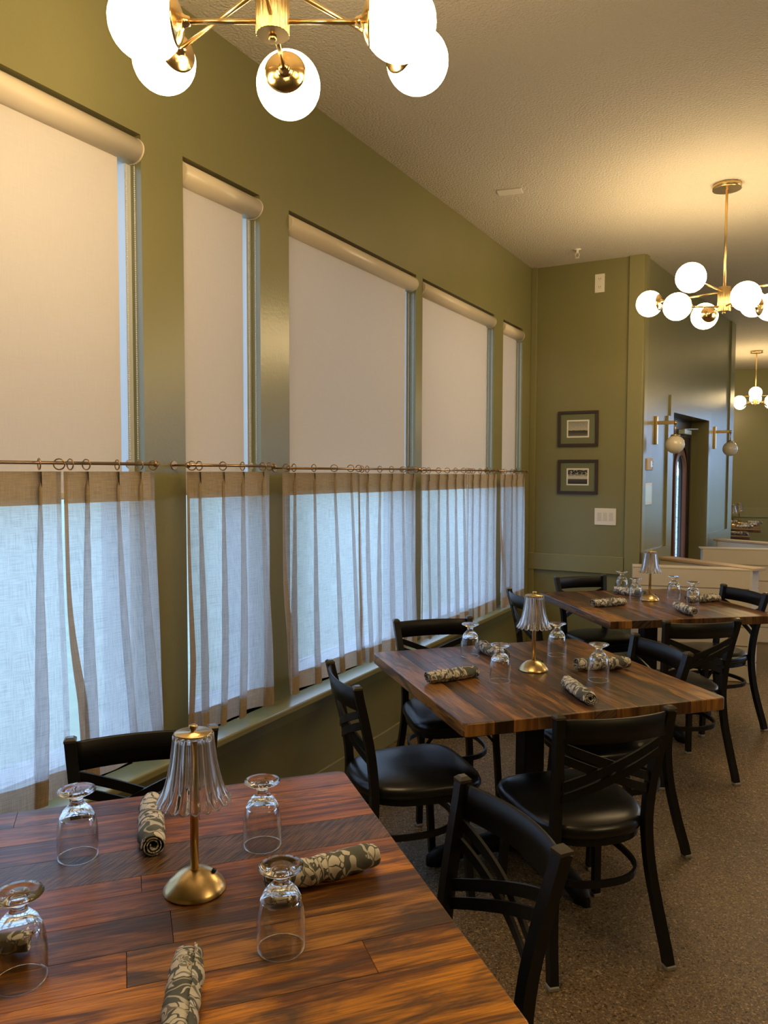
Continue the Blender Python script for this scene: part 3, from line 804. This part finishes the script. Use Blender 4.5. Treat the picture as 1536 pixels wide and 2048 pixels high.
NAP = [((-1.385, 1.345), (-1.232, 1.200), 'rolled floral napkin on the near table, its coiled end facing the camera', 0),
       ((-.915, 1.190), (-.778, 1.388), 'rolled floral napkin on the near table, lying behind an upturned goblet', 1),
       ((-.885, .932), (-.745, .760), 'rolled floral napkin on the near table, running off the bottom of the photo', 2),
       ((-1.36, .72), (-1.165, .842), 'rolled floral napkin on the near table, half hidden behind the goblet at the photo edge', 1),
       ((-1.294, 2.71), (-1.156, 2.92), 'rolled floral napkin on the middle table, near its window-side edge', 0),
       ((-1.335, 3.36), (-1.135, 3.21), 'rolled floral napkin on the middle table, lying between two goblets', 2),
       ((-.84, 3.197), (-.63, 3.36), 'rolled floral napkin on the middle table, behind the aisle-side goblet', 1),
       ((-.805, 2.952), (-.64, 2.73), 'rolled floral napkin on the middle table, slanting towards the aisle', 0),
       ((-1.143, 4.772), (-.965, 4.965), 'rolled floral napkin on the far table, closest to the window side', 2),
       ((-1.12, 5.41), (-.93, 5.33), 'rolled floral napkin on the far table, mostly hidden behind goblets and lamp', 0),
       ((-.685, 4.975), (-.53, 4.74), 'rolled floral napkin on the far table, slanting towards the aisle chair', 1),
       ((-.655, 5.235), (-.455, 5.42), 'rolled floral napkin on the far table, behind the aisle-side goblet', 2),
       ((-.86, 11.33), (-.66, 11.31), 'rolled napkin on the small back room table', 0),
       ((-.90, 12.72), (-.66, 12.78), 'front rolled napkin on the long back room table', 1),
       ((-.87, 13.35), (-.64, 13.38), 'rolled napkin behind the front one on the long back room table', 2),
       ((-.80, 13.9), (-.60, 14.0), 'rolled napkin at the rear end of the long back room table', 0),
       ((-1.12, 13.75), (-.99, 13.9), 'rolled napkin behind the lower back room lamp', 1)]
for a, b_, lab, k in NAP:
    ang = atan2(b_[1] - a[1], b_[0] - a[0])
    place(naps[k], k in used, ((a[0] + b_[0]) / 2, (a[1] + b_[1]) / 2, TZ), ang, lab, 'rolled floral napkins'); used.add(k)

# ------------------------------------------------------------------ chandeliers
def make_chandelier(seed_rot_low):
    t = thing('chandelier', 'brass globe chandelier', 'chandelier')
    zt_, zb_ = 2.725, 2.578
    m = MB(); m.lathe([(.082, CEIL - .032), (.082, CEIL - .004), (.078, CEIL)], 48); m.build('canopy', 'brass', t)
    m = MB(); m.lathe([(.0075, zt_), (.0075, CEIL - .03)], 16); m.build('rod', 'brass', t)
    m = MB(); m.lathe([(.037, zb_), (.038, zb_ + .002), (.038, zt_ - .002), (.037, zt_)], 96, mod=lambda r, z, a: (r * (1 - .045 * (.5 + .5 * cos(a * 24))), z))
    m.lathe([(.006, zb_ - .012), (.009, zb_ - .009), (.009, zb_ + .002)], 16); m.build('hub', 'brass', t)
    R = .083
    for k in range(8):
        a = radians(45 * k); upper = k % 2 == 1
        L, z = (.48, 2.698) if upper else (.285, 2.608)
        d = Vector((cos(a), sin(a), 0)); az_ = a
        m = MB(); m.tube([d * .03 + Vector((0, 0, z)), d * (L - R * .98) + Vector((0, 0, z))], .0058, 10); arm = m.build('arm', 'brass', t)
        rot = Matrix.Rotation(az_, 3, 'Z') @ Matrix.Rotation(-pi / 2, 3, 'Y')      # +z -> towards the hub
        prof = [(R * 1.03 * sin(q), R * 1.03 * cos(q)) for q in [radians(38) * (1 - j / 10) for j in range(10)]]
        prof = [(p[0], p[1] + 0.0) for p in prof if p[0] > .014] + [(.013, R * 1.03 + .004), (.010, R * 1.03 + .014), (0.0, R * 1.03 + .015)]
        m = MB(); m.lathe([(prof[0][0] - .003, prof[0][1] - .002)] + prof, 32, d * L + Vector((0, 0, z)), rot); m.build('globe_cap', 'brass_pol', arm)
        m = MB(); m.sphere(d * L + Vector((0, 0, z)), R, 32, 20); m.build('globe', 'globe', t)
    return t
ch0 = make_chandelier(0)
ROT = YAW
CHS = [((-1.077, 1.44), ROT, 'big brass chandelier of lit globes hanging over the near table'), ((-.461, 5.151), ROT, 'brass chandelier of lit globes hanging over the far table'),
       ((-.653, 12.3), radians(48), 'small looking brass chandelier in the back room')]
for i, ((x, y), r_, lab) in enumerate(CHS): place(ch0, i > 0, (x, y, 0), r_, lab, 'eight-globe brass chandeliers')
for x, y, lab in ((2.3, 1.6, 'added globe chandelier across the aisle, out of view, for warm light'), (2.3, 6.2, 'second added globe chandelier across the aisle, out of view, for warm light'), (2.2, 11.8, 'third added globe chandelier, out of view in the back room, for warm light')):  # unseen extra chandeliers, added to warm the walls and floor
    place(ch0, True, (x, y, 0), .3, lab, 'eight-globe brass chandeliers')

# ------------------------------------------------------------------ pictures and plates on the far wall
def picture(cx, cz, w, h, pw, ph, photo, lab, tilt=0):
    t = thing('framed_photograph', lab, 'picture', (cx, FARY, cz), 0, 'framed photographs on the green wall')
    f = .024; m = MB()
    for a, b_ in (((-w / 2, -.02, -h / 2), (w / 2, 0, -h / 2 + f)), ((-w / 2, -.02, h / 2 - f), (w / 2, 0, h / 2)), ((-w / 2, -.02, -h / 2 + f), (-w / 2 + f, 0, h / 2 - f)), ((w / 2 - f, -.02, -h / 2 + f), (w / 2, 0, h / 2 - f))): m.box(a, b_, bevel=.002)
    m.build('frame', 'frame_wood', t)
    m = MB(); m.box((-w / 2 + f, -.009, -h / 2 + f), (w / 2 - f, -.002, h / 2 - f)); m.build('mat', 'matboard', t)
    m = MB(); m.box((-pw / 2, -.0105, -ph / 2), (pw / 2, -.0095, ph / 2)); m.build('border', 'paper', t)
    m = MB(); q = .012
    m.loft([[Vector((-pw / 2 + q, -.0115, z)), Vector((pw / 2 - q, -.0115, z))] for z in (-ph / 2 + q, ph / 2 - q)], closed=False, smooth=False, uvs=lambda i_, j_: (float(j_ % 2 if j_ < 2 else 1), float(i_)))
    m.build('photograph', photo, t, recalc=False)
picture(-1.684, 1.963, .34, .298, .188, .148, 'photo_a', 'dark-framed old photograph of a low shoreline, upper of the two')
picture(-1.681, 1.559, .34, .290, .188, .143, 'photo_b', 'dark-framed old photograph of a spreading tree, lower of the two')
t = thing('wall_outlet', 'white double power outlet high on the green wall under the ceiling', 'outlet', (-1.525, FARY, 3.153))
m = MB(); m.box((-.04, -.006, -.075), (.04, 0, .075), bevel=.002); m.build('plate', 'plate', t)
for dz in (-.033, .033):
    m = MB(); m.box((-.02, -.008, dz - .02), (.02, -.006, dz + .02), bevel=.0009); s_ = m.build('socket', 'plate', t)
    m = MB()
    for dx in (-.007, .007): m.box((dx - .0015, -.0086, dz - .004), (dx + .0015, -.0079, dz + .009))
    m.box((-.002, -.0086, dz - .013), (.002, -.0079, dz - .009)); m.build('slot', 'slot', s_)
t = thing('light_switch', 'white three-switch wall plate beside the green corner post', 'switch', (-1.447, FARY, 1.229))
m = MB(); m.box((-.088, -.006, -.07), (.088, 0, .07), bevel=.002); m.build('plate', 'plate', t)
for dx in (-.048, 0, .048):
    m = MB(); m.box((dx - .016, -.0085, -.034), (dx + .016, -.006, .034), bevel=.0012); m.build('rocker', 'white_trim', t)

# ceiling bits
t = thing('sprinkler_head', 'small white sprinkler head under the ceiling by the far corner', 'sprinkler', (-1.61, 6.08, CEIL))
m = MB(); m.lathe([(.03, 0), (.028, -.006), (.010, -.008), (.009, -.030)], 20); m.build('escutcheon', 'plate', t)
m = MB()
for s_ in (-1, 1): m.tube([(s_ * .008, 0, -.028), (s_ * .016, 0, -.042), (s_ * .012, 0, -.058), (0, 0, -.064)], .003, 6)
m.lathe([(.017, -.066), (.017, -.069)], 14); m.build('deflector', 'plate', t)
m = MB(); m.box((-.075, -.045, -.008), (.075, .045, 0), Matrix.Rotation(radians(10), 4, 'Z'), bevel=.002)
o = m.build('ceiling_plate', 'plate', None, (-1.655, 4.64, CEIL)); tag(o, 'flat white cover plate on the ceiling above the windows', 'ceiling plate')

# ------------------------------------------------------------------ things on the door wall
def on_wall(name, lab, cat, t_, z, group=None):
    p = P0 + DW * t_
    o = thing(name, lab, cat, (p.x, p.y, z), AZ, group); return o     # local x along wall, local -y into the room
for i, (tt, lab) in enumerate(((.385, 'unlit brass wall sconce with opal globe, on the post side of the entrance'), (2.60, 'unlit brass wall sconce with opal globe, beyond the entrance'))):
    z = 1.955 if i == 0 else 1.975
    t = on_wall('wall_sconce', lab, 'wall lamp', tt, z, 'brass sconces beside the entrance')
    m = MB(); m.box((-.02, -.02, -.12), (.02, 0, .12), bevel=.003); m.build('backplate', 'brass', t)
    m = MB(); m.box((-.008, -.175, .048), (.008, -.02, .078), bevel=.002); m.lathe([(.012, -.01), (.012, .02)], 14, (0, -.165, .055)); m.build('arm', 'brass', t)
    m = MB(); m.tube([(0, -.165, .05), (0, -.165, -.035)], .005, 10); m.lathe([(.007, -.028), (.012, -.035), (.036, -.04), (.037, -.052), (.034, -.052)], 24, (0, -.165, 0)); m.build('holder', 'brass', t)
    m = MB(); m.sphere((0, -.165, -.122), .077, 32, 20); m.build('globe', 'opal_off', t)
t = on_wall('thermostat', 'beige thermostat above a small card on the entrance wall', 'thermostat', .165, 1.665)
m = MB(); m.box((-.075, -.03, -.05), (.075, 0, .05), bevel=.006); m.build('housing', 'thermo', t)
m = MB(); m.box((.0, -.032, -.022), (.045, -.029, .028)); m.build('display', 'screen', t)
m = MB()
for dx in (.056, .066):
    for dz in (-.03, .0, .02): m.box((dx - .003, -.032, dz - .003), (dx + .003, -.0295, dz + .003))
m.build('button', 'slot', t)
t = on_wall('framed_card', 'small white-framed card under the thermostat', 'picture', .155, 1.42)
m = MB(); m.box((-.13, -.012, -.09), (.13, 0, .09), bevel=.002); m.build('frame', 'plate', t)
m = MB(); m.box((-.105, -.0135, -.068), (.105, -.0118, .068)); m.build('card', 'screen', t)

# entrance door with arched glass
e = bpy.data.objects.new('door_1', None); C.objects.link(e); e['kind'] = 'structure'
def arch_pts(cx, w, z0, zs, n=18):       # w = half width, zs = springline
    return [(cx - w, z0)] + [(cx - w * cos(pi * k / n), zs + w * sin(pi * k / n)) for k in range(n + 1)] + [(cx + w, z0)]
def arch_band(m, cx, w_in, w_out, z0i, z0o, zs, y0, y1):
    A_ = arch_pts(cx, w_in, z0i, zs); B_ = arch_pts(cx, w_out, z0o, zs)
    R = []
    for P_, yv in ((A_, y0), (B_, y0), (B_, y1), (A_, y1)): R.append([MW @ Vector((x, yv, z)) for x, z in P_])
    m.loft(R + [R[0]], closed=True, cap0=False, cap1=False, smooth=False)
yD = .17
ac, ahw, asp = 1.86, .18, 1.61
m = MB()
# slab around the arch opening: built as quads from arch outline to a rectangle
A_ = arch_pts(ac, ahw, .25, asp, 18)
def outer_of(x, z):
    return x, z
B_ = []
for x, z in A_:
    if z <= asp + 1e-6: B_.append((D0 + .33 if x < ac else D1 - .05, z if z > .3 else .0))
    else:
        k = (x - (ac - ahw)) / (2 * ahw); B_.append((D0 + .33 + (D1 - .38 - D0) * k, DH - .18))
for yv, flip in ((yD, False), (yD + .05, True)):
    m.loft([[MW @ Vector((x, yv, z)) for x, z in A_], [MW @ Vector((x, yv, z)) for x, z in B_]], closed=True, cap0=False, cap1=False, smooth=False)
m.loft([[MW @ Vector((x, yv, z)) for x, z in A_] for yv in (yD, yD + .05)], closed=True, cap0=False, cap1=False)
m.build('slab', 'door_wood', e)
m = MB(); arch_band(m, ac, ahw - .012, ahw + .045, .262, .20, asp, yD - .02, yD + .01); m.build('moulding', 'mould', e)
m = MB(); arch_band(m, ac, ahw + .11, ahw + .135, .14, .115, asp, yD - .012, yD + .01); m.build('panel_bead', 'door_wood', e)
m = MB(); m.loft([[MW @ Vector((x, yD + .025, z)) for x, z in A_]], cap0=False); m.face([m.bm.verts.new(MW @ Vector((x, yD + .025, z))) for x, z in A_]); m.build('pane', 'leaded', e)
m = MB(); m.box((D0, yD - .01, 0), (D0 + .33, yD + .06, DH), MW); m.box((D1 - .05, yD - .01, 0), (D1 + .05, yD + .06, DH), MW); m.box((D0 + .33, yD - .01, DH - .18), (D1 - .05, yD + .06, DH), MW); m.build('frame', 'door_wood', e)
m = MB(); m.box((1.75, yD - .075, 1.985), (2.02, yD - .012, 2.03), MW, bevel=.004); m.sweep([MW @ Vector((1.80, yD - .05, 2.035)), MW @ Vector((2.15, yD - .10, 2.05)), MW @ Vector((2.2, yD - .015, 2.05))], rect(.018, .008)); m.build('closer', 'screen', e)

# ------------------------------------------------------------------ shiplap partitions
def shiplap(m, a, b_, z0, z1, thick, boards=.145):
    """boarded wall from a to b (2D), thickness to the left of a->b"""
    a = Vector((*a, 0)); b_ = Vector((*b_, 0)); d = (b_ - a); L = d.length; d.normalize()
    mm = Matrix.Translation(a) @ Matrix.Rotation(atan2(d.y, d.x), 4, 'Z')
    m.box((0, .008, z0), (L, thick - .008, z1), mm)
    z = z1
    while z > z0 + .01:
        zl = max(z0, z - boards)
        m.box((0, -.004, zl + .009), (L, .008, z - .001), mm); m.box((0, thick - .008, zl + .009), (L, thick + .004, z - .001), mm); z -= boards
    return mm, L
t = thing('booth_partition', 'low cream shiplap partition right behind the far table', 'partition', (0, 0, 0), 0, 'low shiplap partitions with pale wood caps')
m = MB(); mm, L = shiplap(m, (-1.165, 6.20), (-.345, 6.385), 0, .855, .12); m.build('front_panel', 'shiplap', t)
m = MB(); mm2, L2 = shiplap(m, (-.29, 6.52), (-1.0, 6.99), 0, .853, .12); m.build('rear_panel', 'shiplap', t)
m = MB(); m.box((-.0, -.005, .855), (L + .022, .126, .867), mm, bevel=.002); m.build('front_cap', 'shiplap', t)
m = MB(); m.box((-.05, -.014, .8545), (L2 + .01, .134, .8745), mm2, bevel=.002); m.build('rear_cap', 'pine', t)
m = MB(); d_ = Vector((cos(.222), sin(.222), 0)); m.box((L, -.004, 0), (L + .022, .128, .856), mm, bevel=.002); m.build('end_board', 'white_trim', t)
t = thing('booth_partition', 'second cream shiplap partition farther back, cut by the photo edge', 'partition', (0, 0, 0), 0, 'low shiplap partitions with pale wood caps')
m = MB(); mm, L = shiplap(m, (-.835, 7.84), (1.0, 8.26), 0, .872, .12); m.build('front_panel', 'shiplap', t)
m = MB(); mm2, L2 = shiplap(m, (.75, 8.30), (-.76, 9.0), 0, .868, .12); m.build('rear_panel', 'shiplap', t)
m = MB(); m.box((-.02, -.005, .872), (L, .126, .884), mm, bevel=.002); m.build('front_cap', 'shiplap', t)
m = MB(); m.box((0, -.014, .8685), (L2 + .03, .134, .8875), mm2, bevel=.002); m.build('rear_cap', 'pine', t)

# ------------------------------------------------------------------ back room tables
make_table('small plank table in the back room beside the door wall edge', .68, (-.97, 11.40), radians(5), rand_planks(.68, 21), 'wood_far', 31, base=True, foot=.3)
t = thing('communal_table', 'long plank table in the back room carrying two lamps and napkins', 'table', (-.97, 13.3, 0), radians(4))
bt = MB()
tp = tabletop(.76, rand_planks(.76, 23), 'wood_far', t, 33); tp.location = (0, 0, .76); tp.scale = (1, 2.1, 1)
for yy_ in (-.5, .5):
    m = MB(); m.box((-.045, yy_ - .045, .03), (.045, yy_ + .045, .71)); m.box((-.25, yy_ - .03, 0), (.25, yy_ + .03, .035)); m.build('pedestal', 'iron', t)
for (x, y), d, lab in (((-.12, 11.9), 150, 'dark chair in the back room at the photo edge beside the small table'), ((-.05, 12.9), 165, 'dark chair in the back room farther along the long table')):
    place(chair0, True, (x, y, 0), radians(d) - pi / 2, lab, 'black cross-back dining chairs')
